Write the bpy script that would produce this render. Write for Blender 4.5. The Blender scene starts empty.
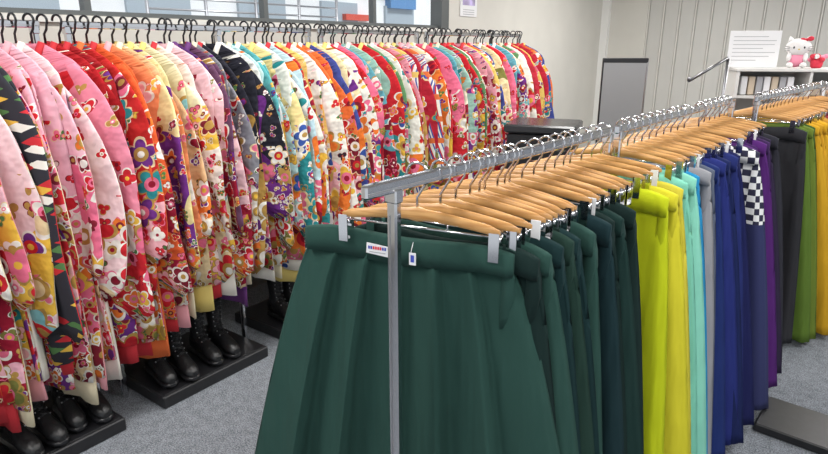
import bpy, math, random
from mathutils import Vector, Matrix
random.seed(7)
scene = bpy.context.scene
try:
    scene.view_settings.view_transform = 'Standard'
except Exception: pass

# ------------------------------------------------------------------ materials
def newmat(name):
    m = bpy.data.materials.new(name); m.use_nodes = True
    nt = m.node_tree
    return m, nt, nt.nodes['Principled BSDF']

def simple(name, col, rough=0.6, metal=0.0, noise=0.0, nscale=40, bump=0.0, bscale=200):
    m, nt, b = newmat(name)
    b.inputs['Base Color'].default_value = (*col, 1)
    b.inputs['Roughness'].default_value = rough
    b.inputs['Metallic'].default_value = metal
    tc = nt.nodes.new('ShaderNodeTexCoord')
    if noise > 0:
        n = nt.nodes.new('ShaderNodeTexNoise'); n.inputs['Scale'].default_value = nscale
        n.inputs['Detail'].default_value = 4
        nt.links.new(tc.outputs['Object'], n.inputs['Vector'])
        r = nt.nodes.new('ShaderNodeValToRGB')
        r.color_ramp.elements[0].position = .3; r.color_ramp.elements[1].position = .7
        r.color_ramp.elements[0].color = (*[c*(1-noise) for c in col], 1)
        r.color_ramp.elements[1].color = (*[min(1, c*(1+noise)) for c in col], 1)
        nt.links.new(n.outputs['Fac'], r.inputs['Fac'])
        nt.links.new(r.outputs['Color'], b.inputs['Base Color'])
    if bump > 0:
        n2 = nt.nodes.new('ShaderNodeTexNoise'); n2.inputs['Scale'].default_value = bscale
        nt.links.new(tc.outputs['Object'], n2.inputs['Vector'])
        bp = nt.nodes.new('ShaderNodeBump'); bp.inputs['Strength'].default_value = bump
        bp.inputs['Distance'].default_value = .01
        nt.links.new(n2.outputs['Fac'], bp.inputs['Height'])
        nt.links.new(bp.outputs['Normal'], b.inputs['Normal'])
    return m

def math_node(nt, op, a, b=None, c=None):
    n = nt.nodes.new('ShaderNodeMath'); n.operation = op
    for i, v in enumerate((a, b, c)):
        if v is None: continue
        if isinstance(v, (int, float)): n.inputs[i].default_value = v
        else: nt.links.new(v, n.inputs[i])
    return n.outputs[0]

def mixc(nt, fac, a, b):
    n = nt.nodes.new('ShaderNodeMix'); n.data_type = 'RGBA'
    if isinstance(fac, (int, float)): n.inputs[0].default_value = fac
    else: nt.links.new(fac, n.inputs[0])
    for sock, v in ((n.inputs[6], a), (n.inputs[7], b)):
        if isinstance(v, tuple): sock.default_value = (*v, 1)
        else: nt.links.new(v, sock)
    return n.outputs[2]

def const_ramp(nt, fac, cols):
    r = nt.nodes.new('ShaderNodeValToRGB'); cr = r.color_ramp
    cr.interpolation = 'CONSTANT'
    while len(cr.elements) < len(cols): cr.elements.new(.5)
    for i, c in enumerate(cols):
        cr.elements[i].position = i/len(cols); cr.elements[i].color = (*c, 1)
    nt.links.new(fac, r.inputs['Fac'])
    return r.outputs['Color']

RED=(.56,.02,.03); CRIM=(.28,.01,.03); PINK=(.76,.16,.27); LPINK=(.86,.45,.50); ORG=(.76,.18,.03)
YEL=(.76,.46,.06); WHT=(.82,.79,.72); GRN=(.08,.2,.06); TEAL=(.03,.26,.28); BLU=(.04,.09,.34); PUR=(.15,.03,.22)
GOLD=(.45,.27,.07); BLK=(.02,.02,.03); CRM=(.78,.62,.36); AQUA=(.22,.50,.53); OLV=(.2,.2,.05); MAR=(.2,.015,.03)

def kimono_mat(name, pal1, pal2, s1=9.0, s2=20.0, cloud=None, zone2c=None, dens=.45, c1=.58, c2=.78):
    m, nt, b = newmat(name)
    L = nt.links
    uv = nt.nodes.new('ShaderNodeUVMap'); uv.uv_map = 'UVMap'
    oi = nt.nodes.new('ShaderNodeObjectInfo')
    sep = nt.nodes.new('ShaderNodeSeparateXYZ'); L.new(uv.outputs[0], sep.inputs[0])
    base = oi.outputs['Color']
    rnd = oi.outputs['Random']
    off = nt.nodes.new('ShaderNodeCombineXYZ')
    L.new(math_node(nt, 'MULTIPLY', rnd, 37.0), off.inputs[0]); L.new(math_node(nt, 'MULTIPLY', rnd, 91.0), off.inputs[1])
    nz = nt.nodes.new('ShaderNodeTexNoise'); nz.inputs['Scale'].default_value = 3.6; nz.inputs['Detail'].default_value = 1.5
    va = nt.nodes.new('ShaderNodeVectorMath'); va.operation = 'ADD'
    L.new(uv.outputs[0], va.inputs[0]); L.new(off.outputs[0], va.inputs[1]); L.new(va.outputs[0], nz.inputs['Vector'])
    col = base
    hgt = math_node(nt, 'MULTIPLY', math_node(nt, 'SUBTRACT', 1.25, sep.outputs[1]), .28)
    zn = math_node(nt, 'ADD', nz.outputs['Fac'], hgt)
    zonecol = const_ramp(nt, math_node(nt, 'FRACT', math_node(nt, 'MULTIPLY', rnd, 13.7)), cloud or [RED, CRIM, PUR, ORG, PINK, CRIM, YEL, LPINK])
    zone2 = const_ramp(nt, math_node(nt, 'FRACT', math_node(nt, 'MULTIPLY', rnd, 29.3)), zone2c or [WHT, GOLD, RED, CRM, PINK, PUR, TEAL, ORG])
    col = mixc(nt, math_node(nt, 'GREATER_THAN', zn, c1), col, zonecol)
    col = mixc(nt, math_node(nt, 'GREATER_THAN', zn, c2), col, zone2)
    rscale = math_node(nt, 'MULTIPLY_ADD', math_node(nt, 'FRACT', math_node(nt, 'MULTIPLY', rnd, 7.7)), .85, .65)
    def layer(col, scale, pal, seed, dens, r0, r1, outline, npet=2.5, slope=.6, top=1.2):
        sc = nt.nodes.new('ShaderNodeVectorMath'); sc.operation = 'SCALE'
        L.new(va.outputs[0], sc.inputs[0]); L.new(math_node(nt, 'MULTIPLY', rscale, scale), sc.inputs['Scale'])
        ad = nt.nodes.new('ShaderNodeVectorMath'); ad.operation = 'ADD'
        L.new(sc.outputs[0], ad.inputs[0]); ad.inputs[1].default_value = (seed, seed*1.7, 0)
        v = nt.nodes.new('ShaderNodeTexVoronoi'); v.voronoi_dimensions = '2D'
        v.inputs['Scale'].default_value = 1; v.inputs['Randomness'].default_value = .85
        L.new(ad.outputs[0], v.inputs['Vector'])
        d = nt.nodes.new('ShaderNodeVectorMath'); d.operation = 'SUBTRACT'
        L.new(ad.outputs[0], d.inputs[0]); L.new(v.outputs['Position'], d.inputs[1])
        ds = nt.nodes.new('ShaderNodeSeparateXYZ'); L.new(d.outputs[0], ds.inputs[0])
        ang = math_node(nt, 'ARCTAN2', ds.outputs[1], ds.outputs[0])
        cs = nt.nodes.new('ShaderNodeSeparateColor'); L.new(v.outputs['Color'], cs.inputs[0])
        pet = math_node(nt, 'ABSOLUTE', math_node(nt, 'COSINE', math_node(nt, 'MULTIPLY_ADD', ang, npet, math_node(nt, 'MULTIPLY', cs.outputs[2], 6.0))))
        rr = math_node(nt, 'MULTIPLY_ADD', pet, r1, r0)
        mask = math_node(nt, 'LESS_THAN', v.outputs['Distance'], rr)
        dn = math_node(nt, 'ADD', dens, math_node(nt, 'MULTIPLY', math_node(nt, 'SUBTRACT', top, sep.outputs[1]), slope))
        pres = math_node(nt, 'LESS_THAN', cs.outputs[1], dn)
        mask = math_node(nt, 'MULTIPLY', mask, pres)
        inner = math_node(nt, 'LESS_THAN', v.outputs['Distance'], math_node(nt, 'MULTIPLY', rr, .84))
        fc = const_ramp(nt, cs.outputs[0], pal)
        oc = const_ramp(nt, cs.outputs[2], outline)
        fc = mixc(nt, inner, oc, fc)
        mid = math_node(nt, 'LESS_THAN', v.outputs['Distance'], r0*.7)
        fc = mixc(nt, mid, fc, const_ramp(nt, cs.outputs[2], [WHT, GOLD, RED, PINK, MAR]))
        cen = math_node(nt, 'LESS_THAN', v.outputs['Distance'], r0*.33)
        fc = mixc(nt, cen, fc, const_ramp(nt, cs.outputs[0], [YEL, WHT, GOLD, CRIM]))
        return mixc(nt, mask, col, fc)
    col = layer(col, s2, pal2, 3.3, .30, .20, .28, [WHT, GOLD, CRM, MAR], 1.5, .8)
    col = layer(col, s1*1.45, pal1[::-1], 21.1, .20, .28, .2, [WHT, GOLD, WHT, PINK], 2.0, .7)
    col = layer(col, s1*.75, pal1, 8.1, dens-.15, .30, .22, [WHT, CRM, GOLD, WHT], 2.5, .7)
    L.new(col, b.inputs['Base Color'])
    b.inputs['Roughness'].default_value = .9
    b.inputs['Specular IOR Level'].default_value = .2
    n2 = nt.nodes.new('ShaderNodeTexNoise'); n2.inputs['Scale'].default_value = 14
    L.new(va.outputs[0], n2.inputs['Vector'])
    bp = nt.nodes.new('ShaderNodeBump'); bp.inputs['Strength'].default_value = .8; bp.inputs['Distance'].default_value = .03
    L.new(n2.outputs['Fac'], bp.inputs['Height']); L.new(bp.outputs['Normal'], b.inputs['Normal'])
    return m

K_WARM = kimono_mat('silk_floral_warm', [RED, PINK, WHT, ORG, MAR, LPINK, RED, YEL], [GRN, RED, GOLD, WHT, PINK, RED, OLV])
K_LITE = kimono_mat('silk_floral_light', [WHT, PINK, RED, CRM, AQUA, RED, ORG, PUR], [GRN, PINK, YEL, WHT, RED, GOLD], 7.0, 18, [WHT, CRM, LPINK, PINK, AQUA, YEL], [PINK, WHT, ORG, PUR, RED, AQUA], dens=.5)
K_MULT = kimono_mat('silk_floral_mixed', [RED, WHT, ORG, PUR, PINK, YEL, TEAL, CRIM], [GRN, TEAL, RED, YEL, PUR, BLK, ORG], 8.0, 17, dens=.6)
K_COOL = kimono_mat('silk_floral_cool', [RED, WHT, TEAL, PINK, BLU, ORG, YEL], [YEL, AQUA, GRN, WHT, RED, BLU], 8.5, 20, [AQUA, WHT, TEAL, YEL, ORG, TEAL, BLU, OLV], dens=.5)
K_DARK = kimono_mat('silk_floral_dark', [RED, WHT, MAR, GOLD, PUR, PINK, OLV], [GOLD, MAR, WHT, PUR, GRN, GOLD], 9.0, 20, [MAR, PUR, BLK, RED, GOLD, CRIM], dens=.5)
def geo_mat():
    m, nt, b = newmat('silk_geometric')
    uv = nt.nodes.new('ShaderNodeUVMap'); uv.uv_map = 'UVMap'
    mp = nt.nodes.new('ShaderNodeMapping'); mp.inputs['Rotation'].default_value = (0, 0, .5); mp.inputs['Scale'].default_value = (10, 34, 1)
    nt.links.new(uv.outputs[0], mp.inputs[0])
    v = nt.nodes.new('ShaderNodeTexVoronoi'); v.voronoi_dimensions = '2D'; v.distance = 'CHEBYCHEV'
    v.inputs['Scale'].default_value = 1; v.inputs['Randomness'].default_value = .6
    nt.links.new(mp.outputs[0], v.inputs['Vector'])
    cs = nt.nodes.new('ShaderNodeSeparateColor'); nt.links.new(v.outputs['Color'], cs.inputs[0])
    c = const_ramp(nt, cs.outputs[0], [BLK, WHT, BLK, RED, BLK, YEL, BLK, GRN, RED])
    oi = nt.nodes.new('ShaderNodeObjectInfo')
    e = math_node(nt, 'GREATER_THAN', v.outputs['Distance'], .44)
    c = mixc(nt, e, c, oi.outputs['Color'])
    nt.links.new(c, b.inputs['Base Color']); b.inputs['Roughness'].default_value = .85
    return m
K_GEO = geo_mat()
def stripe_mat():
    m, nt, b = newmat('silk_striped')
    uv = nt.nodes.new('ShaderNodeUVMap'); uv.uv_map = 'UVMap'
    sep = nt.nodes.new('ShaderNodeSeparateXYZ'); nt.links.new(uv.outputs[0], sep.inputs[0])
    x = math_node(nt, 'FRACT', math_node(nt, 'MULTIPLY_ADD', sep.outputs[0], 16.0, math_node(nt, 'MULTIPLY', sep.outputs[1], 6.0)))
    c = const_ramp(nt, x, [WHT, BLU, RED, WHT, WHT, BLU])
    oi = nt.nodes.new('ShaderNodeObjectInfo')
    y = math_node(nt, 'GREATER_THAN', math_node(nt, 'FRACT', math_node(nt, 'MULTIPLY', sep.outputs[1], 7.0)), .75)
    c = mixc(nt, y, c, oi.outputs['Color'])
    nt.links.new(c, b.inputs['Base Color']); b.inputs['Roughness'].default_value = .85
    return m
K_STR = stripe_mat()

def obj_color_cloth(name, rough=.92, var=.12):
    m, nt, b = newmat(name)
    oi = nt.nodes.new('ShaderNodeObjectInfo')
    tc = nt.nodes.new('ShaderNodeTexCoord')
    n = nt.nodes.new('ShaderNodeTexNoise'); n.inputs['Scale'].default_value = 6; n.inputs['Detail'].default_value = 3
    nt.links.new(tc.outputs['Object'], n.inputs['Vector'])
    k = math_node(nt, 'MULTIPLY_ADD', n.outputs['Fac'], var*2, 1-var)
    vm = nt.nodes.new('ShaderNodeVectorMath'); vm.operation = 'SCALE'
    nt.links.new(oi.outputs['Color'], vm.inputs[0]); nt.links.new(k, vm.inputs['Scale'])
    nt.links.new(vm.outputs[0], b.inputs['Base Color'])
    b.inputs['Roughness'].default_value = rough
    b.inputs['Specular IOR Level'].default_value = .2
    w = nt.nodes.new('ShaderNodeTexNoise'); w.inputs['Scale'].default_value = 900
    nt.links.new(tc.outputs['Object'], w.inputs['Vector'])
    mp = nt.nodes.new('ShaderNodeMapping'); mp.inputs['Scale'].default_value = (1.6, 1.6, .35)
    nt.links.new(tc.outputs['Object'], mp.inputs[0])
    n3 = nt.nodes.new('ShaderNodeTexNoise'); n3.inputs['Scale'].default_value = 9; n3.inputs['Detail'].default_value = 2
    nt.links.new(mp.outputs[0], n3.inputs['Vector'])
    h = math_node(nt, 'MULTIPLY_ADD', w.outputs['Fac'], .02, n3.outputs['Fac'])
    bp = nt.nodes.new('ShaderNodeBump'); bp.inputs['Strength'].default_value = .7; bp.inputs['Distance'].default_value = .03
    nt.links.new(h, bp.inputs['Height']); nt.links.new(bp.outputs['Normal'], b.inputs['Normal'])
    return m
HAK = obj_color_cloth('hakama_cloth')
def check_cloth():
    m, nt, b = newmat('checked_cloth')
    tc = nt.nodes.new('ShaderNodeTexCoord')
    c = nt.nodes.new('ShaderNodeTexChecker'); c.inputs['Scale'].default_value = 38
    c.inputs['Color1'].default_value = (.8, .8, .8, 1); c.inputs['Color2'].default_value = (.02, .02, .05, 1)
    sep = nt.nodes.new('ShaderNodeSeparateXYZ'); nt.links.new(tc.outputs['Object'], sep.inputs[0])
    cb_ = nt.nodes.new('ShaderNodeCombineXYZ')
    nt.links.new(math_node(nt, 'ADD', sep.outputs[0], math_node(nt, 'MULTIPLY', sep.outputs[1], .9)), cb_.inputs[0]); nt.links.new(sep.outputs[2], cb_.inputs[1])
    nt.links.new(cb_.outputs[0], c.inputs['Vector'])
    hi = math_node(nt, 'GREATER_THAN', sep.outputs[2], .88)
    cc = mixc(nt, hi, (.02,.025,.10), c.outputs['Color'])
    nt.links.new(cc, b.inputs['Base Color'])
    b.inputs['Roughness'].default_value = .85
    return m
HCHK = check_cloth()

LIN_W = simple('lining_white', (.80,.76,.68), .8)
LIN_R = simple('lining_red', (.5,.02,.03), .8)
LIN_P = simple('lining_pink', (.82,.36,.40), .8)
LIN_C = simple('lining_cream', (.80,.70,.48), .8)
LIN_Y = simple('lining_yellow', (.78,.6,.18), .8)
LIN_V = simple('lining_purple', (.12,.03,.16), .8)
LIN_O = simple('lining_orange', (.7,.14,.03), .8)
BLACKP = simple('black_plastic', (.012,.012,.014), .35)
BLACKW = simple('black_board', (.015,.015,.017), .4, 0, .2, 30)
LEATH = simple('black_leather', (.012,.012,.013), .32, 0, 0, 40, .3, 60)
CHROME = simple('chrome', (.66,.66,.68), .10, 1.0)
STEEL = simple('brushed_steel', (.5,.5,.52), .3, 1.0)
WHITEP = simple('white_paper', (.82,.82,.83), .7)
REDINK = simple('red_ink', (.7,.03,.05), .7)
BLUINK = simple('blue_ink', (.05,.08,.45), .7)
GREYINK = simple('grey_ink', (.45,.45,.47), .7)
def wood():
    m, nt, b = newmat('hanger_wood')
    tc = nt.nodes.new('ShaderNodeTexCoord')
    mp = nt.nodes.new('ShaderNodeMapping'); mp.inputs['Scale'].default_value = (6, 60, 90)
    nt.links.new(tc.outputs['Object'], mp.inputs[0])
    n = nt.nodes.new('ShaderNodeTexNoise'); n.inputs['Scale'].default_value = 1.5; n.inputs['Detail'].default_value = 5
    nt.links.new(mp.outputs[0], n.inputs['Vector'])
    r = nt.nodes.new('ShaderNodeValToRGB')
    r.color_ramp.elements[0].color = (.48,.23,.07,1); r.color_ramp.elements[1].color = (.68,.38,.14,1)
    r.color_ramp.elements[0].position = .3; r.color_ramp.elements[1].position = .7
    nt.links.new(n.outputs['Fac'], r.inputs['Fac']); nt.links.new(r.outputs['Color'], b.inputs['Base Color'])
    b.inputs['Roughness'].default_value = .35
    return m
WOOD = wood()

# ------------------------------------------------------------------ mesh builder
class MB:
    def __init__(s): s.v=[]; s.f=[]; s.m=[]; s.sm=[]; s.uv=[]; s.mats=[]
    def mi(s, mat):
        if mat not in s.mats: s.mats.append(mat)
        return s.mats.index(mat)
    def addf(s, idx, mat, smooth=True, uv=None):
        s.f.append(idx); s.m.append(s.mi(mat)); s.sm.append(smooth)
        s.uv.append(uv or [(s.v[i][0], s.v[i][2]) for i in idx])
    def box(s, c, d, mat, rz=0, ry=0):
        b = len(s.v); M = Matrix.Rotation(rz, 3, 'Z') @ Matrix.Rotation(ry, 3, 'Y')
        for z in (-1,1):
            for x, y in ((-1,-1),(1,-1),(1,1),(-1,1)):
                p = M @ Vector((x*d[0]/2, y*d[1]/2, z*d[2]/2)); s.v.append((c[0]+p.x, c[1]+p.y, c[2]+p.z))
        for q in ((0,3,2,1),(4,5,6,7),(0,1,5,4),(1,2,6,5),(2,3,7,6),(3,0,4,7)):
            s.addf([b+i for i in q], mat, False)
    def bbox(s, c, d, mat, r=.005):
        b = len(s.v); hx,hy,hz = d[0]/2,d[1]/2,d[2]/2; r=min(r,hx*.9,hy*.9,hz*.9)
        rings=[(-hz,r),(-hz+r,0),(hz-r,0),(hz,r)]
        for z,i in rings:
            for x,y in ((-hx+i+r,-hy+i),(hx-i-r,-hy+i),(hx-i,-hy+i+r),(hx-i,hy-i-r),(hx-i-r,hy-i),(-hx+i+r,hy-i),(-hx+i,hy-i-r),(-hx+i,-hy+i+r)):
                s.v.append((c[0]+x,c[1]+y,c[2]+z))
        for k in range(3):
            for j in range(8):
                s.addf([b+k*8+j,b+k*8+(j+1)%8,b+(k+1)*8+(j+1)%8,b+(k+1)*8+j],mat,False)
        s.addf([b+7-j for j in range(8)],mat,False); s.addf([b+24+j for j in range(8)],mat,False)
    def tube(s, pts, r, mat, n=8):
        pts=[Vector(p) for p in pts]; rings=[]
        prev=None
        for i,p in enumerate(pts):
            t=(pts[min(i+1,len(pts)-1)]-pts[max(i-1,0)]).normalized()
            if prev is None:
                a=Vector((0,0,1)) if abs(t.z)<.9 else Vector((1,0,0))
                nrm=t.cross(a).normalized()
            else:
                nrm=(prev-t*prev.dot(t)).normalized()
            prev=nrm; bn=t.cross(nrm)
            rr=r[i] if isinstance(r,(list,tuple)) else r
            rings.append([tuple(p+nrm*math.cos(2*math.pi*k/n)*rr+bn*math.sin(2*math.pi*k/n)*rr) for k in range(n)])
        s.loft(rings, mat)
    def loft(s, rings, mat, cap=True, matf=None, uvoff=0.0, uvz=None):
        b=len(s.v); n=len(rings[0])
        for r in rings: s.v.extend(r)
        al=[]
        for r in rings:
            a=[0.0]
            for k in range(n): a.append(a[-1]+(Vector(r[(k+1)%n])-Vector(r[k])).length)
            al.append(a)
        for i in range(len(rings)-1):
            for k in range(n):
                q=[b+i*n+k,b+i*n+(k+1)%n,b+(i+1)*n+(k+1)%n,b+(i+1)*n+k]
                uv=[(al[i][k]+uvoff,rings[i][k][2]),(al[i][k+1]+uvoff,rings[i][(k+1)%n][2]),(al[i+1][k+1]+uvoff,rings[i+1][(k+1)%n][2]),(al[i+1][k]+uvoff,rings[i+1][k][2])]
                mm=matf(i,k) if matf else mat
                s.addf(q,mm,True,uv)
        if cap:
            s.addf([b+k for k in range(n)][::-1],mat,False); e=b+(len(rings)-1)*n
            s.addf([e+k for k in range(n)],mat,False)
    def ball(s, c, r, mat, nu=16, nv=10, rot=None):
        rings=[]
        for i in range(nv+1):
            th=math.pi*(.02+.96*i/nv); ring=[]
            for k in range(nu):
                ph=2*math.pi*k/nu
                p=Vector((r[0]*math.sin(th)*math.cos(ph), r[1]*math.sin(th)*math.sin(ph), r[2]*math.cos(th)))
                if rot: p=rot@p
                ring.append((c[0]+p.x,c[1]+p.y,c[2]+p.z))
            rings.append(ring)
        s.loft(rings,mat)
    def build(s, name, loc=(0,0,0), rz=0, color=None, fix=True):
        me=bpy.data.meshes.new(name); me.from_pydata(s.v,[],s.f)
        for m in s.mats: me.materials.append(m)
        uvl=me.uv_layers.new(name='UVMap'); 
        for p,mi,sm,uv in zip(me.polygons,s.m,s.sm,s.uv):
            p.material_index=mi; p.use_smooth=sm
            for li,u in zip(p.loop_indices,uv): uvl.data[li].uv=u
        if fix:
            import bmesh
            bm=bmesh.new(); bm.from_mesh(me); bmesh.ops.recalc_face_normals(bm,faces=bm.faces); bm.to_mesh(me); bm.free()
        ob=bpy.data.objects.new(name,me); scene.collection.objects.link(ob)
        ob.location=loc; ob.rotation_euler=(0,0,rz)
        if color: ob.color=(*color,1)
        return ob

def interp(tab, x):
    if x<=tab[0][0]: return tab[0][1]
    for (a,b),(c,d) in zip(tab,tab[1:]):
        if x<=c: return b+(d-b)*(x-a)/(c-a)
    return tab[-1][1]

class Frame:
    def __init__(s, o, ang): s.o=Vector((o[0],o[1])); s.a=ang; s.x=Vector((math.cos(ang),math.sin(ang))); s.y=Vector((-math.sin(ang),math.cos(ang)))
    def P(s, w, t, z=0): p=s.o+s.x*w+s.y*t; return (p.x,p.y,z)
KF=Frame((-1.353,2.50), math.radians(-36.2))
HF=Frame((-.04,1.16), math.radians(-40.9))
RF=Frame((1.77,3.14), math.radians(-44.5))
ZK=1.672; ZH=1.332

# ------------------------------------------------------------------ camera
cam=bpy.data.cameras.new('camera'); co=bpy.data.objects.new('camera',cam); scene.collection.objects.link(co)
cam.sensor_width=36; cam.lens=600/828*36; cam.clip_start=.02
co.location=(0,0,1.6); co.rotation_euler=(math.radians(90-16.96),0,0); scene.camera=co

# ------------------------------------------------------------------ room
S_END=7.7; W_BACK=-.60; CEIL=2.75
WALLM=simple('painted_wall',(.66,.635,.58),.9,0,.03,3)
PANM=simple('grooved_wall_panel',(.58,.565,.53),.7,0,.03,2)
CARP,cnt,cb=newmat('carpet')
tc=cnt.nodes.new('ShaderNodeTexCoord')
n1=cnt.nodes.new('ShaderNodeTexNoise'); n1.inputs['Scale'].default_value=160; n1.inputs['Detail'].default_value=6
n2=cnt.nodes.new('ShaderNodeTexNoise'); n2.inputs['Scale'].default_value=25
cnt.links.new(tc.outputs['Object'],n1.inputs['Vector']); cnt.links.new(tc.outputs['Object'],n2.inputs['Vector'])
f=math_node(cnt,'MULTIPLY_ADD',n2.outputs['Fac'],.25,n1.outputs['Fac'])
r=cnt.nodes.new('ShaderNodeValToRGB'); r.color_ramp.elements[0].position=.5; r.color_ramp.elements[1].position=.75
r.color_ramp.elements[0].color=(.095,.105,.12,1); r.color_ramp.elements[1].color=(.27,.29,.32,1)
cnt.links.new(f,r.inputs['Fac']); cnt.links.new(r.outputs['Color'],cb.inputs['Base Color']); cb.inputs['Roughness'].default_value=.95
bp=cnt.nodes.new('ShaderNodeBump'); bp.inputs['Strength'].default_value=.6; bp.inputs['Distance'].default_value=.006
cnt.links.new(n1.outputs['Fac'],bp.inputs['Height']); cnt.links.new(bp.outputs['Normal'],cb.inputs['Normal'])

def room_obj(name, boxes, mat=None):
    b=MB()
    for c,d,m in boxes: b.box(c,d,m)
    return b.build(name,(KF.o.x,KF.o.y,0),KF.a)
S0=-3.5; W1=7.0
room_obj('floor',[(((W1+W_BACK)/2,(S0+S_END)/2,-.05),(W1-W_BACK+.3,S_END-S0+.3,.1),CARP)])
room_obj('ceiling',[(((W1+W_BACK)/2,(S0+S_END)/2,CEIL+.05),(W1-W_BACK+.3,S_END-S0+.3,.1),simple('ceiling_board',(.75,.74,.71),.9,0,.04,8))])
SILL=1.735; WT=.14; WIN_END=3.62; HEAD=2.45
wx=W_BACK-WT/2
room_obj('wall_back',[
    ((wx,(S0+WIN_END)/2,SILL/2),(WT,WIN_END-S0,SILL),WALLM),
    ((wx,(S0+WIN_END)/2,(HEAD+CEIL)/2),(WT,WIN_END-S0,CEIL-HEAD),WALLM),
    ((wx,(WIN_END+S_END)/2,CEIL/2),(WT,S_END-WIN_END,CEIL),WALLM)])
FRM=simple('window_frame_grey',(.13,.14,.14),.4,.3)
fr=[]
L=WIN_END-S0
fr.append(((wx,(S0+WIN_END)/2,SILL+.012),(.1,L,.024),FRM)); fr.append(((wx,(S0+WIN_END)/2,HEAD-.02),(.1,L,.04),FRM))
fr.append(((wx+.03,WIN_END-.06,(SILL+HEAD)/2),(.12,.12,HEAD-SILL),FRM))
for t in (-2.2,-.9,.4,1.55,2.65): fr.append(((wx,t,(SILL+HEAD)/2),(.05,.035,HEAD-SILL),FRM))
win=room_obj('window_1',fr)
GL,gnt,gb=newmat('window_glass')
tr=gnt.nodes.new('ShaderNodeBsdfTransparent'); gl=gnt.nodes.new('ShaderNodeBsdfGlossy'); gl.inputs['Roughness'].default_value=.02
mx=gnt.nodes.new('ShaderNodeMixShader'); mx.inputs[0].default_value=.05
gnt.links.new(tr.outputs[0],mx.inputs[1]); gnt.links.new(gl.outputs[0],mx.inputs[2]); gnt.links.new(mx.outputs[0],gnt.nodes['Material Output'].inputs[0])
g=room_obj('glass_pane',[((wx,(S0+WIN_END)/2,(SILL+HEAD)/2),(.008,L-.02,HEAD-SILL-.05),GL)])
bpy.context.view_layer.update()
g.parent=win; g.matrix_parent_inverse=win.matrix_world.inverted()
room_obj('trim_1',[((W_BACK+.012,(S0+WIN_END)/2,SILL-.02),(.03,L,.03),simple('white_trim',(.75,.74,.70),.5))])
b=MB(); pitch=.20; w=W_BACK; 
b.box(((W_BACK+W1)/2,S_END+.09,CEIL/2),(W1-W_BACK,.12,CEIL),PANM)
w=W_BACK+.62
b.box((W_BACK+.31,S_END+.01,CEIL/2),(.60,.05,CEIL),WALLM)
GRV=simple('panel_edge_light',(.72,.70,.65),.6)
while w<W1-.1:
    b.bbox((w+pitch/2,S_END+.015,CEIL/2),(pitch-.02,.035,CEIL-.01),PANM,.012)
    b.box((w+.001,S_END+.005,CEIL/2),(.014,.03,CEIL-.02),GRV)
    w+=pitch
b.build('wall_right',(KF.o.x,KF.o.y,0),KF.a)
room_obj('trim_2',[((W_BACK+.05,S_END-.05,CEIL/2),(.10,.09,CEIL-.01),simple('corner_trim',(.86,.85,.82),.5))])
room_obj('baseboard_back',[((W_BACK+.008,(S0+S_END)/2,.04),(.016,S_END-S0-.2,.08),simple('base_grey',(.25,.24,.23),.6))])
b=MB(); b.box((0,0,0),(.006,.30,.40),WHITEP)
PIC=simple('poster_print',(.50,.42,.68),.6,0,.5,9)
b.box((.004,0,.03),(.003,.22,.26),PIC)
for k in range(3): b.box((.004,0,-.14-.02*k),(.003,.20,.006),GREYINK)
b.build('wall_poster',KF.P(W_BACK+.006,3.98,2.05),KF.a)

# ------------------------------------------------------------------ outside
EXW=simple('outside_wall',(.80,.83,.85),.8,0,.06,2); EXB=simple('outside_brick',(.45,.30,.24),.8,0,.2,5); EXG=simple('outside_glass',(.35,.42,.48),.3)
b=MB()
b.box((-5.5,2,2.0),(1,16,7),EXW)
for i in range(9):
    t=-5+i*1.7
    b.box((-4.98,t,2.12),(.06,.9,.34),EXG); b.box((-4.98,t,3.3),(.06,.8,.8),EXG)
b.box((-4.95,2,1.70),(.12,16,.07),EXB)
b.box((-4.95,5.8,2.55),(.12,5,.10),EXB)
b.box((-4.93,7.3,2.05),(.14,.7,.10),simple('outside_sign_red',(.6,.08,.05),.6))
b.box((-4.93,8.6,2.35),(.14,.8,.2),simple('outside_sign_blue',(.1,.25,.5),.6))
b.build('neighbouring_building',(KF.o.x,KF.o.y,0),KF.a)
b=MB()
for z in (1.9,2.0,2.1,2.2): b.tube([(-2.6,1.9,z),(-2.6,4.3,z)],.010,STEEL)
for t in (1.9,2.5,3.1,3.7,4.3): b.tube([(-2.6,t,0),(-2.6,t,2.25)],.016,STEEL)
b.build('outside_railing',(KF.o.x,KF.o.y,0),KF.a)
b=MB(); b.box((-2.9,2,-.06),(4.1,18,.1),simple('pavement',(.5,.5,.5),.9,0,.1,4)); b.build('outside_pavement',(KF.o.x,KF.o.y,0),KF.a)

# ------------------------------------------------------------------ racks
def rack(name, F, t0, t1, z, base=True, posts=None, foot=.5, tw=.03, bw=.018, bh=.028):
    b=MB()
    b.bbox((0,(t0+t1)/2,z),(bw,t1-t0,bh),CHROME,.004)
    b.box((0,(t0+t1)/2,z-.004),(bw+.0015,t1-t0-.01,.004),STEEL)
    for t in (posts or (t0+.02,t1-.02)):
        b.bbox((0,t,z/2-.005),(tw,tw*.7,z-.01),CHROME,.004)
        b.box((-tw*.12,t,z/2-.02),(tw*.16,tw*.7+.0015,z-.08),STEEL)
        b.bbox((0,t,z-.020),(tw+.005,tw*.7+.005,.030),CHROME,.003)
        if base:
            b.bbox((0,t,.02),(foot,.04,.03),STEEL,.006)
            for s_ in (-1,1): b.bbox((s_*(foot/2-.03),t,.006),(.035,.045,.012),BLACKP,.003)
    if base: b.bbox((0,(t0+t1)/2,.05),(.02,t1-t0-.04,.02),STEEL,.004)
    return b.build(name,(F.o.x,F.o.y,0),F.a)
rack('kimono_rack',KF,-1.6,-.12,ZK,False)
rack('kimono_rack',KF,-.04,1.30,ZK,False,(-.02,.68,1.28))
rack('kimono_rack',KF,1.36,2.34,ZK,True,foot=.4)
rack('kimono_rack',KF,2.42,3.90,ZK,True,foot=.4)

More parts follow.
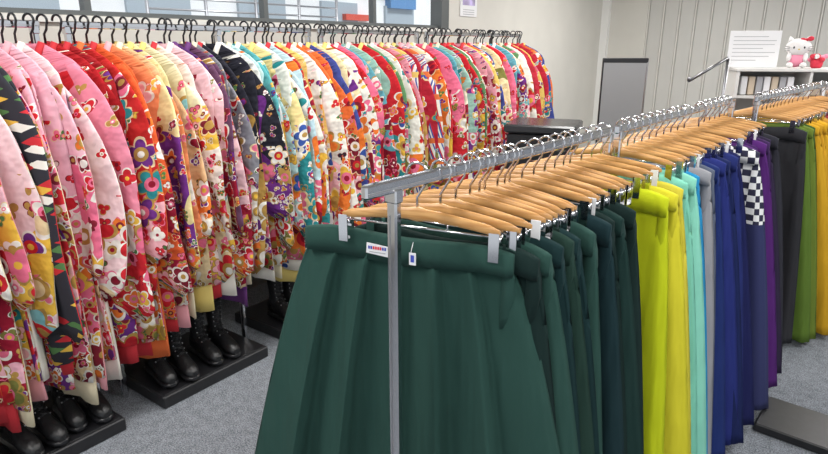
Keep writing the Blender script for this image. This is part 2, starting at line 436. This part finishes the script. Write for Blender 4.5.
def kimono(t, base, mat, lining, hem, seed):
    R=random.Random(seed)
    b=MB(); zt=ZK-.070
    sl=ZK-1.00+R.uniform(-.15,.15)
    ph=R.uniform(0,6); k1=R.uniform(16,30); drop=R.uniform(-.01,.05)
    def fold(w,z,amp): return amp*(math.sin(k1*w+ph+1.5*math.sin(3.2*z+ph))+.6*math.sin(2.1*k1*w+2*ph+2*z))
    near=[(0,.045),(.02,.085),(.05,.15),(.09,.205),(.14,.235),(.22,.245),(1.6,.27)]
    def body(z0,z1,mt,scale,off,dz=0):
        rings=[]; N=26; M=18; tilt=R.uniform(-.15,.15)
        for i in range(M+1):
            q=i/M; z=z0+(z1-z0)*(q**1.4)
            w1=interp(near,zt-z)*scale; bb=.012+.016*min(1,(zt-z)/.4)
            ring=[]
            for k in range(N):
                a=2*math.pi*k/N; c=math.cos(a); s_=math.sin(a)
                w=w1*(abs(c)**.8)*(1 if c>0 else -1)
                y=bb*s_+fold(w,z,.013*min(1,(zt-z)/.6))+off
                ring.append((w,y,z+ (0.025*math.sin(9*w+ph)+tilt*w)*q**4))
            rings.append(ring)
        b.loft(rings,mt)
    body(zt,hem,mat,1,0)
    if R.random()<.85: body(zt-.4,hem-R.uniform(.04,.12),lining,.95,.014)
    for sd in (1,-1):
        rings=[]; N=22; M=20
        twist=R.uniform(-.25,.50); out=R.uniform(-.06,.07); curl=R.uniform(-.04,.06)
        o_=[(0,.18),(.04,.235),(.11,.29),(.19,.322),(.32,.340),(1.2,.375+out)]
        ztop=zt-.080-drop
        slen=ztop-sl; cf=R.uniform(6,12); ca=R.uniform(.004,.012)
        for i in range(M+1):
            q=i/M; z=ztop-slen*(q**1.2)
            wo=interp(o_,ztop-z)+ca*math.sin(cf*z+ph); wi=.13+.03*q
            rem=z-sl
            if rem<.09: wo-=(.09-math.sqrt(max(0,.09**2-(.09-rem)**2)))*.8
            bb=.009+.009*min(1,(ztop-z)/.25)
            if i==M: bb*=.3
            ring=[]
            for k in range(N):
                a=2*math.pi*k/N; c=math.cos(a); s_=math.sin(a)
                w=(wo+wi)/2+(wo-wi)/2*(abs(c)**.75)*(1 if c>0 else -1)
                y=bb*s_+fold(w,z,.014*min(1,(ztop-z)/.4))+twist*(w-.13)*(.4+.6*q)-.006+curl*math.sin(3*q)
                zz=z-.05*(w-wi)/(wo-wi)*min(1,q*3)
                ring.append((sd*w,y,zz))
            rings.append(ring)
        b.loft(rings,mat,matf=lambda i,k: lining if (k in (0,) and i>6) else mat,uvoff=1.7*sd)
    b.tube([(-.05,-.012,zt+.005),(-.03,-.026,zt-.05),(0,-.038,zt-.20),(.0,-.038,zt-.5)],[.012,.014,.014,.012],lining,6)
    b.tube([(.05,-.012,zt+.005),(.03,-.026,zt-.05),(0,-.038,zt-.20)],[.012,.014,.014],lining,6)
    pts=[]; hr=.022
    for k in range(13):
        a=math.radians(-40+ (220)*k/12)
        pts.append((hr*math.cos(a),0,ZK+.014+hr*math.sin(a)))
    pts=[(0,0,zt-.01),(0,0,ZK-.035)]+[(hr*.6,0,ZK-.018)]+pts
    b.tube(pts,.0045,BLACKP,6)
    b.tube([(-.185,0,zt-.115),(-.1,0,zt-.058),(0,0,zt-.008),(.1,0,zt-.058),(.185,0,zt-.115)],.006,BLACKP,8)
    if R.random()<.12:
        b.box((.30,-.03,sl-.03),(.045,.002,.07),WHITEP)
    rot=KF.a+math.radians(R.uniform(2,26))
    return b.build('kimono',KF.P(R.uniform(-.03,.03),t,0),rot,base)
seq=[((.80,.36,.44),K_WARM,LIN_R),((.80,.42,.50),K_DARK,LIN_C),((.82,.48,.56),K_WARM,LIN_P),((.84,.62,.64),K_LITE,LIN_W),((.76,.25,.34),K_WARM,LIN_R),
 ((.42,.015,.02),K_WARM,LIN_R),((.36,.015,.02),K_DARK,LIN_R),((.5,.02,.02),K_MULT,LIN_O),((.72,.11,.03),K_WARM,LIN_R),((.76,.24,.10),K_WARM,LIN_P),((.74,.46,.24),K_MULT,LIN_C),
 ((.76,.66,.32),K_WARM,LIN_Y),((.76,.70,.46),K_LITE,LIN_Y),((.80,.68,.62),K_WARM,LIN_R),((.80,.50,.54),K_WARM,LIN_W),((.09,.03,.15),K_MULT,LIN_V),((.12,.05,.10),K_DARK,LIN_V),((.22,.22,.25),K_DARK,LIN_C),
 (BLK,K_DARK,LIN_R),(BLK,K_DARK,LIN_W),((.72,.75,.73),K_MULT,LIN_W),((.42,.62,.63),K_COOL,LIN_C),((.10,.38,.40),K_COOL,LIN_W),((.78,.62,.28),K_COOL,LIN_Y),(WHT,K_COOL,LIN_W),
 ((.45,.62,.68),K_COOL,LIN_R),((.5,.04,.03),K_MULT,LIN_W),((.78,.55,.16),K_COOL,LIN_Y),(WHT,K_MULT,LIN_R),((.72,.15,.04),K_WARM,LIN_C)]
rest=[WHT,(.80,.66,.38),RED,(.7,.16,.04),(.30,.50,.42),(.76,.54,.14),PINK,(.5,.03,.05),(.82,.78,.70),(.12,.28,.12),(.05,.07,.28),(.78,.70,.55),(.45,.02,.04),(.12,.38,.45),(.72,.3,.36),RED]
t=-.80; lins=[LIN_W,LIN_R,LIN_C,LIN_R,LIN_Y,LIN_P,LIN_O]
kt=[]
while t<3.86:
    if not (2.345<t<2.415): kt.append(t)
    t+=random.uniform(.044,.062)
first=[x for x in kt if x<-.36]
ri=0
for j,t in enumerate(kt):
    jj=j-len(first)
    if jj==-1: c,m,l=(BLK,K_GEO,LIN_R)
    elif jj<0: c,m,l=seq[(jj)%5]
    elif jj<len(seq): c,m,l=seq[jj]
    else:
        c=rest[(ri*7+3)%len(rest)]; ri+=1
        m=random.choice([K_WARM,K_MULT,K_COOL,K_MULT,K_DARK,K_MULT,K_LITE,K_WARM,K_COOL]); l=random.choice(lins)
        if 1.9<t<2.15 and j%2: m=K_STR
    hem=interp([(-.5,.36),(-.1,.36),(.03,.44),(.25,.50),(3,.5)],t)+random.uniform(-.07,.05)
    kimono(t,c,m,l,hem,100+j)

# plinths & boots
for a,bb in ((-.80,-.15),(.03,.64),(.80,1.42)):
    b=MB(); b.bbox((-.0,(a+bb)/2,.03),(.49,bb-a,.06),BLACKW,.005); 
    b.bbox((0,(a+bb)/2,.0605),(.46,bb-a-.03,.003),BLACKP,.001)
    b.build('display_plinth',(KF.o.x,KF.o.y,0),KF.a)
def boots(w,t,seed):
    R=random.Random(seed); b=MB()
    for sd in (-1,1):
        y0=sd*.050; x0=R.uniform(-.012,.012)
        secs=[(-.115,.020,.07),(-.10,.031,.10),(-.06,.034,.115),(-.02,.032,.11),(.03,.034,.085),(.07,.039,.064),(.10,.037,.054),(.125,.028,.043),(.138,.012,.03)]
        rings=[]
        for x,hw,h in secs:
            ring=[]
            for k in range(14):
                a=2*math.pi*k/14; yy=hw*math.cos(a); zz=.02+ (h*.5)*(1+math.sin(a)) if math.sin(a)>-.5 else .02+h*.25*(1+math.sin(a))
                ring.append((x0+x,y0+yy,zz))
            rings.append(ring)
        b.loft(rings,LEATH)
        rings=[]
        for z,xc,rx,ry in ((.07,-.055,.058,.034),(.11,-.058,.050,.034),(.145,-.06,.043,.033),(.19,-.062,.046,.036),(.25,-.064,.053,.042),(.31,-.064,.056,.045),(.365,-.064,.057,.046),(.37,-.064,.050,.039)):
            rings.append([(x0+xc+rx*math.cos(2*math.pi*k/16)+R.uniform(-.0012,.0012),y0+ry*math.sin(2*math.pi*k/16),z) for k in range(16)])
        b.loft(rings,LEATH)
        rings=[]
        for x,hw in ((-.118,.028),(-.10,.034),(-.02,.033),(.05,.040),(.10,.040),(.128,.03),(.142,.012)):
            rings.append([(x0+x,y0-hw,.012),(x0+x,y0+hw,.012),(x0+x,y0+hw,.026),(x0+x,y0-hw,.026)])
        b.loft(rings,BLACKP)
        b.bbox((x0-.082,y0,.012),(.066,.060,.024),BLACKP,.004); b.bbox((x0+.07,y0,.006),(.09,.066,.012),BLACKP,.004)
        lp=[(.035,.102),(.012,.118),(-.004,.14),(-.012,.165),(-.013,.19),(-.011,.215),(-.008,.24),(-.006,.265),(-.005,.29),(-.004,.32),(-.004,.345)]
        for j in range(len(lp)-1):
            x1,z1=lp[j]; x2,z2=lp[j+1]
            for q in (-1,1):
                b.tube([(x0+x1-.012,y0+q*.020,z1),(x0+(x1+x2)/2+.003,y0,(z1+z2)/2),(x0+x2-.012,y0-q*.020,z2)],.0028,BLACKP,5)
                b.ball((x0+x1-.012,y0+q*.022,z1),(.004,.004,.004),STEEL,6,4)
    b.build('lace_up_boots',KF.P(w,t,.0625),KF.a+math.radians(R.uniform(-12,8)))
boots(.09,-.68,1); boots(.10,-.46,2); boots(.08,-.25,8)
boots(.09,.17,3); boots(.09,.42,4); boots(.06,.96,6); boots(.06,1.2,7)

# ------------------------------------------------------------------ hakama
def hanger_clip(F,t,seed,white=False,drot=None,dw=0):
    R=random.Random(seed); b=MB(); z=ZH
    hr=.024; pts=[(0,0,z-.075),(0,0,z-.045),(.008,0,z-.032),(hr*.85,0,z-.012)]
    for k in range(12):
        a=math.radians(-15+ 215*k/11); pts.append((hr*math.cos(a),0,z+.006+hr*math.sin(a)))
    b.tube(pts,.0030,CHROME,8)
    rings=[]
    for k in range(17):
        u=-1+2*k/16; x=.185*u; zc=z-.082-.020*abs(u)**1.6; hh=.0135*(1-.25*abs(u)) if abs(u)<.97 else .005; th=.0065 if abs(u)<.97 else .003
        if abs(u)<.12: hh+=.004
        rings.append([(x,th*math.cos(2*math.pi*j/12)*1.0,zc+hh*math.sin(2*math.pi*j/12)) for j in range(12)])
    b.loft(rings,WOOD)
    b.tube([(-.178,0,z-.113),(.178,0,z-.113)],.0028,CHROME,8)
    for s_ in (-.07,.07): b.tube([(s_,0,z-.095),(s_,0,z-.113)],.002,CHROME,6)
    for s_ in (-1,1):
        x=s_*R.uniform(.165,.178)
        for q in (-1,1):
            b.box((x,q*.012-(.006 if q<0 else 0),z-.130),(.022,.0025,.062),CHROME if not (white and q<0) else WHITEP,0)
        b.tube([(x-.011,0,z-.118),(x+.011,0,z-.118)],.006,CHROME,8)
        b.bbox((x,0,z-.155),(.02,.018,.008),WHITEP,.002)
    rot=F.a+math.radians(R.uniform(-5,9) if drot is None else drot)
    b.build('clip_hanger',F.P(dw,t,0),rot)
    return rot

def hakama(F,t,col,seed,flare=.40,length=1.08,mat=None,rot=None,first=False,dw=0,ht0=.245):
    R=random.Random(seed); b=MB(); mat=mat or HAK
    zt=ZH-.135; N=120 if first else 56; ht=ht0+R.uniform(-.012,.006); 
    ph=R.uniform(0,6); bd=.058
    rings=[]; M=26
    if first:
        edges=[-1.001,-.62,-.30,.04,.34,.66,1.001]
        steps=[1,1,.8,1,1,.8]
    else:
        n_=R.choice([4,5]); edges=[-1.001]+sorted(-1+2*(i+R.uniform(-.18,.18))/n_ for i in range(1,n_))+[1.001]; steps=[R.uniform(.7,1) for _ in range(n_)]
    def saw(u):
        for e0,e1,s_ in zip(edges,edges[1:],steps):
            if u<=e1:
                x=(u-e0)/(e1-e0); wd=(.03 if first else .08)/(e1-e0)
                x=x/(1-wd) if x<1-wd else (1-x)/wd
                return s_*(x**1.8)
        return 0
    offc=R.uniform(-.02,.03) if not first else -.035
    for i in range(M+1):
        q=i/M; z=zt-bd*.7-(length-bd*.7)*q
        hw=(ht-.006)+(flare-ht)*(q**.8)
        A=(.016+.062*q**.6) if first else (.010+.042*q**.6)
        bb=.005+.012*q
        front=[]; back=[]
        for k in range(N+1):
            u=-1+2*k/N; w=hw*u
            env=max(0,1-abs(u)**14)
            soft=(.014 if first else .010)*q*math.sin(4.2*u+ph+1.2*q)+.005*math.sin(11*u+ph+2*q)*min(1,q*4)
            yf=-bb*env*1.0-A*saw(u)*env+soft
            yb=bb*env+.3*A*math.sin(7*u+ph)*env*.6+soft
            wz=w+offc*q
            front.append((wz,yf+.006,z+(.01*math.sin(9*u+ph) if i==M else 0)))
            if 0<k<N: back.append((wz,yb,z))
        rings.append(front+back[::-1])
    b.loft(rings,mat)
    rings=[]
    for k in range(41):
        u=-1+2*k/40; x=ht*u
        sag=-.008*math.cos(u*math.pi/1.4)**2
        if abs(u)>.72: sag-= (.007 if first else .016)*((abs(u)-.72)/.28)**1.5
        th=.013 if abs(u)<.99 else .006; y=.004*math.sin(3*u+ph)-.006
        low=zt+sag*.6-bd-.006*math.sin(2.3*u+ph)
        rings.append([(x,y-th*1.15,low),(x,y-th*1.1,zt+sag-bd*.5),(x,y-th*.85,zt+sag-.004),(x,y-th*.3,zt+sag),(x,y+th*.5,zt+sag),(x,y+th*.9,zt+sag-.004),(x,y+th*1.1,zt+sag-bd*.5),(x,y+th,low),(x,y-th*.4,low+.003)])
    b.loft(rings,mat)
    for s_ in (1,):
        x=s_*(ht-.012); 
        b.loft([[(x-.012,-.013,z_),(x+.010+e,-.011,z_),(x+.010+e,.012,z_),(x-.012,.012,z_)] for z_,e in ((zt-.03,-.006),(zt-.06,.003),(zt-.10,.007),(zt-.15,.0),(zt-.18,-.016))],mat)
    if first:
        b.box((-.055,-.0235,zt-.038),(.056,.002,.024),WHITEP,0,.08)
        for k in range(8): b.box((-.076+.0058*k,-.0248,zt-.034),(.004,.001,.007),BLUINK if k<2 or k>5 else REDINK)
        b.box((-.055,-.0248,zt-.044),(.040,.001,.002),GREYINK)
        b.tube([(.030,-.018,zt-.01),(.028,-.026,zt-.03),(.029,-.027,zt-.034)],.0008,WHITEP,4)
        b.box((.032,-.027,zt-.046),(.016,.0015,.028),WHITEP); b.box((.032,-.0282,zt-.045),(.008,.001,.016),BLUINK)
    b.build('hakama',F.P(dw,t,0),rot if rot is not None else F.a,col)

rack('hakama_rack',HF,-.085,1.03,ZH,posts=(.0,1.01),foot=.46,tw=.027)
rack('hakama_rack',HF,1.07,2.50,ZH,posts=(1.09,2.47),foot=.46,tw=.027)
rack('hakama_rack',RF,-.05,1.60,ZH,posts=(-.02,1.57),foot=.46,tw=.027)
DG=(.024,.066,.054); DG2=(.009,.030,.032); DG3=(.008,.022,.020)
items=[(.095,DG),(.150,DG3),(.205,DG),(.26,DG2),(.32,(.016,.042,.032)),(.375,DG2),(.43,DG),(.49,(.009,.028,.033)),(.55,DG3),(.61,(.010,.032,.028)),(.665,DG3),
 (.83,(.50,.56,.012)),(.90,(.62,.56,.03)),(.97,(.60,.52,.05)),
 (1.125,(.20,.56,.42)),(1.18,(.25,.62,.48)),(1.24,(.02,.25,.50)),(1.31,(.30,.30,.32)),(1.38,(.10,.12,.17)),(1.45,(.015,.03,.14)),(1.53,(.02,.03,.17)),(1.61,(.012,.02,.09)),
 (1.69,(.02,.03,.15)),(1.77,(.012,.015,.08)),(1.86,(.5,.5,.5)),(1.96,(.08,.02,.14)),(2.04,(.05,.012,.10)),(2.12,(.09,.02,.16)),(2.20,(.05,.02,.09)),(2.28,(.03,.02,.05)),(2.36,(.03,.03,.04))]
for j,(t,c) in enumerate(items):
    lime=11<=j<=13; chk=(j==24)
    if j==0:
        rot=hanger_clip(HF,t,500,drot=17,dw=-.02); hakama(HF,t,c,600,flare=.55,length=1.13,rot=rot,first=True,dw=-.058,ht0=.248)
    else:
        rot=hanger_clip(HF,t,500+j,white=(j%5==3),drot=random.uniform(8,16) if (lime or j<4) else (10 if chk else None),dw=.03 if chk else 0)
        hakama(HF,t,c,600+j,flare=random.uniform(.36,.43) if j<20 else random.uniform(.41,.45),length=1.13 if j<14 else 1.155,mat=HCHK if chk else None,rot=rot,ht0=.26 if lime else (.25 if chk else .24),dw=.03 if chk else 0)
for k,t in enumerate((.29,.40,.60,.71,.75)):
    hanger_clip(HF,t+.008,900+k)
r3=[(.02,(.030,.030,.034)),(.09,(.10,.17,.025)),(.17,(.14,.20,.03)),(.24,(.05,.10,.02)),(.30,(.62,.34,.02)),(.37,(.58,.31,.02)),(.44,(.60,.33,.02)),(.52,(.58,.31,.02)),(.60,(.5,.25,.03)),(.68,(.35,.2,.05)),(.80,(.28,.04,.05)),(.92,(.25,.03,.06)),(1.05,(.3,.1,.1)),(1.25,(.25,.03,.06)),(1.4,(.2,.03,.06))]
for j,(t,c) in enumerate(r3):
    rot=hanger_clip(RF,t,700+j,drot=random.uniform(4,8) if 0<j<7 else None); hakama(RF,t,c,800+j,flare=.37 if j==0 else (random.uniform(.40,.43) if j<4 else .48),length=1.155,rot=rot,ht0=.235)
b=MB(); b.bbox((.58,1.93,.02),(.28,.28,.04),BLACKW,.006); b.build('rack_base_board',(HF.o.x,HF.o.y,0),HF.a)

# ------------------------------------------------------------------ background furniture
def at(x,y,z=0): return (x,y,z)
b=MB(); b.bbox((0,0,.50),(.46,.42,1.0),BLACKW,.01); b.bbox((0,0,1.035),(.50,.46,.06),simple('counter_top_dark',(.03,.03,.033),.25),.012)
b.bbox((0,-.212,.5),(.38,.012,.8),BLACKP,.004); b.tube([(-.06,-.235,.82),(.06,-.235,.82)],.006,STEEL)
b.build('black_counter',at(.94,4.35),math.radians(-20))
MIR=simple('grey_panel',(.30,.30,.305),.22,0.0)
b=MB(); b.bbox((0,0,.80),(.31,.03,1.36),MIR,.006); b.bbox((0,0,1.485),(.32,.034,.035),BLACKP,.004)
b.bbox((-.155,0,.80),(.010,.034,1.36),BLACKP,.003); b.bbox((.155,0,.80),(.012,.034,1.36),STEEL,.003)
for s_ in (-1,1):
    b.tube([(s_*.15,.0,.6),(s_*.16,0,.3),(s_*.17,.0,.02)],.012,STEEL); b.tube([(s_*.17,-.2,.012),(s_*.17,.2,.012)],.012,STEEL)
b.tube([(-.17,0,.06),(.17,0,.06)],.01,STEEL)
b.build('standing_partition_panel',at(1.545,4.55),math.radians(-10))
DST=simple('dark_steel',(.25,.25,.26),.3,1.0)
b=MB(); b.tube([(0,0,.02),(0,0,1.50)],.012,DST); b.tube([(0,0,1.505),(-.28,-.04,1.345)],.011,DST)
b.ball((-.28,-.04,1.355),(.016,.016,.02),DST,10,6); b.tube([(-.17,0,.012),(.17,0,.012)],.012,DST); b.tube([(0,-.17,.012),(0,.17,.012)],.012,DST)
b.build('faceout_garment_stand',at(2.27,4.5),0)
WHC=simple('white_laminate',(.74,.73,.70),.4); SHD=simple('shelf_inside',(.55,.54,.52),.6)
b=MB(); zt=1.42; Wd=1.05; D=.36
b.bbox((Wd/2,0,zt-.0125),(Wd+.02,D+.02,.025),WHC,.004)
b.box((.0125,0,zt/2-.012),(.025,D,zt-.025),WHC); b.box((Wd-.0125,0,zt/2-.012),(.025,D,zt-.025),WHC); b.box((Wd/2,0,zt/2-.012),(.02,D,zt-.026),WHC)
b.box((Wd/2,D/2-.006,zt/2),(Wd-.02,.012,zt-.03),SHD)
for z in (.04,.36,.70,1.03,1.20): b.box((Wd/2,0,z),(Wd-.03,D-.01,.02),WHC)
for k in range(7): b.bbox((.08+.055*k,-.02,1.285),(.045,.2,.14),[WHITEP,simple('box_beige',(.6,.5,.38),.7),simple('box_grey',(.4,.4,.42),.7)][k%3],.004)
for k in range(5): b.bbox((.59+.08*k,-.02,1.265),(.07,.2,.10),[simple('box_tan',(.5,.4,.3),.7),WHITEP][k%2],.004)
CR=math.radians(-14); cx,cy=2.57,5.02
b.build('white_shelf_cabinet',at(cx,cy),CR)
CF=Frame((cx,cy),CR)
b=MB(); 
b.box((0,0,.14),(.37,.006,.28),WHITEP)
for k,(wd) in enumerate((.25,.31,.30,.22,.31,.27,.18)): b.box((-.155+wd/2,-.004,.235-.030*k),(wd,.001,.005),GREYINK)
b.box((0,.04,.004),(.3,.09,.008),WHITEP)
b.tube([(0,.004,.15),(0,.08,.01)],.004,WHITEP,6)
b.build('notice_sign',CF.P(.14,.0,zt+.001),CR)
PW=simple('plush_white',(.85,.83,.82),.95,0,.03,60,.4,300); PR=simple('plush_red',(.65,.04,.07),.9,0,.1,60); PP=simple('plush_pink',(.85,.30,.42),.9)
b=MB()
b.ball((0,0,.065),(.06,.045,.06),PP); b.ball((0,-.01,.155),(.088,.06,.066),PW)
for s_ in (-1,1):
    b.tube([(s_*.05,-.005,.19),(s_*.062,-.005,.225),(s_*.066,-.005,.237)],[.028,.012,.002],PW,10)
    b.ball((s_*.055,-.03,.08),(.018,.022,.035),PW,10,6); b.ball((s_*.045,-.06,.022),(.025,.045,.022),PW,10,6)
    b.ball((s_*.035,-.068,.153),(.006,.004,.009),BLACKP,8,5)
    for q in (-1,0,1): b.tube([(s_*.06,-.058,.143+q*.012),(s_*.095,-.05,.145+q*.018)],.0015,BLACKP,4)
b.ball((0,-.072,.140),(.007,.005,.005),simple('plush_nose',(.7,.5,.05),.8),8,5)
b.ball((.045,-.03,.210),(.013,.012,.013),PR,8,6)
for q in (-1,1): b.ball((.045+q*.026,-.03,.213+q*.006),(.022,.01,.018),PR,8,6)
b.build('cat_plush_toy',CF.P(.45,-.02,zt+.001),CR-.2)
b=MB(); b.tube([(0,0,0),(0,0,.01),(0,0,.05),(0,0,.06)],[.03,.04,.045,.035],PR,14)
for k in range(14):
    a=k*2.4; r_=.015*math.sqrt(k); b.ball((r_*math.cos(a),r_*math.sin(a),.075+.015*math.cos(k)),(.02,.02,.018),[PR,PP,PR,PW][k%4],8,6)
b.build('flower_pot_ornament',CF.P(.59,-.04,zt+.001),CR)

# ------------------------------------------------------------------ lights
def area(name,loc,sx,sy,p,col=(1,.985,.96),rz=0):
    l=bpy.data.lights.new(name,'AREA'); l.shape='RECTANGLE'; l.size=sx; l.size_y=sy; l.energy=p; l.color=col
    o=bpy.data.objects.new(name,l); scene.collection.objects.link(o); o.location=loc; o.rotation_euler=(0,0,rz)
for j,(w_,t_) in enumerate(((.9,-1.6),(.9,.6),(.9,2.9),(.9,5.4),(3.2,-1.6),(3.2,.6),(3.2,2.9),(3.2,5.4))):
    p=KF.P(w_,t_,CEIL-.03); area('ceiling_light',p,.25,1.3,38 if t_<5 else 50,rz=KF.a)
w=bpy.data.worlds.new('world'); scene.world=w; w.use_nodes=True
w.node_tree.nodes['Background'].inputs[0].default_value=(.90,.95,1,1); w.node_tree.nodes['Background'].inputs[1].default_value=.85
sl=bpy.data.lights.new('sun','SUN'); sl.energy=2.8; sl.angle=.2; so=bpy.data.objects.new('sun',sl); scene.collection.objects.link(so)
d=Vector((-KF.x.x*.7,-KF.x.y*.7,-.75)); so.rotation_euler=d.to_track_quat('-Z','Y').to_euler(); so.location=(0,0,6)
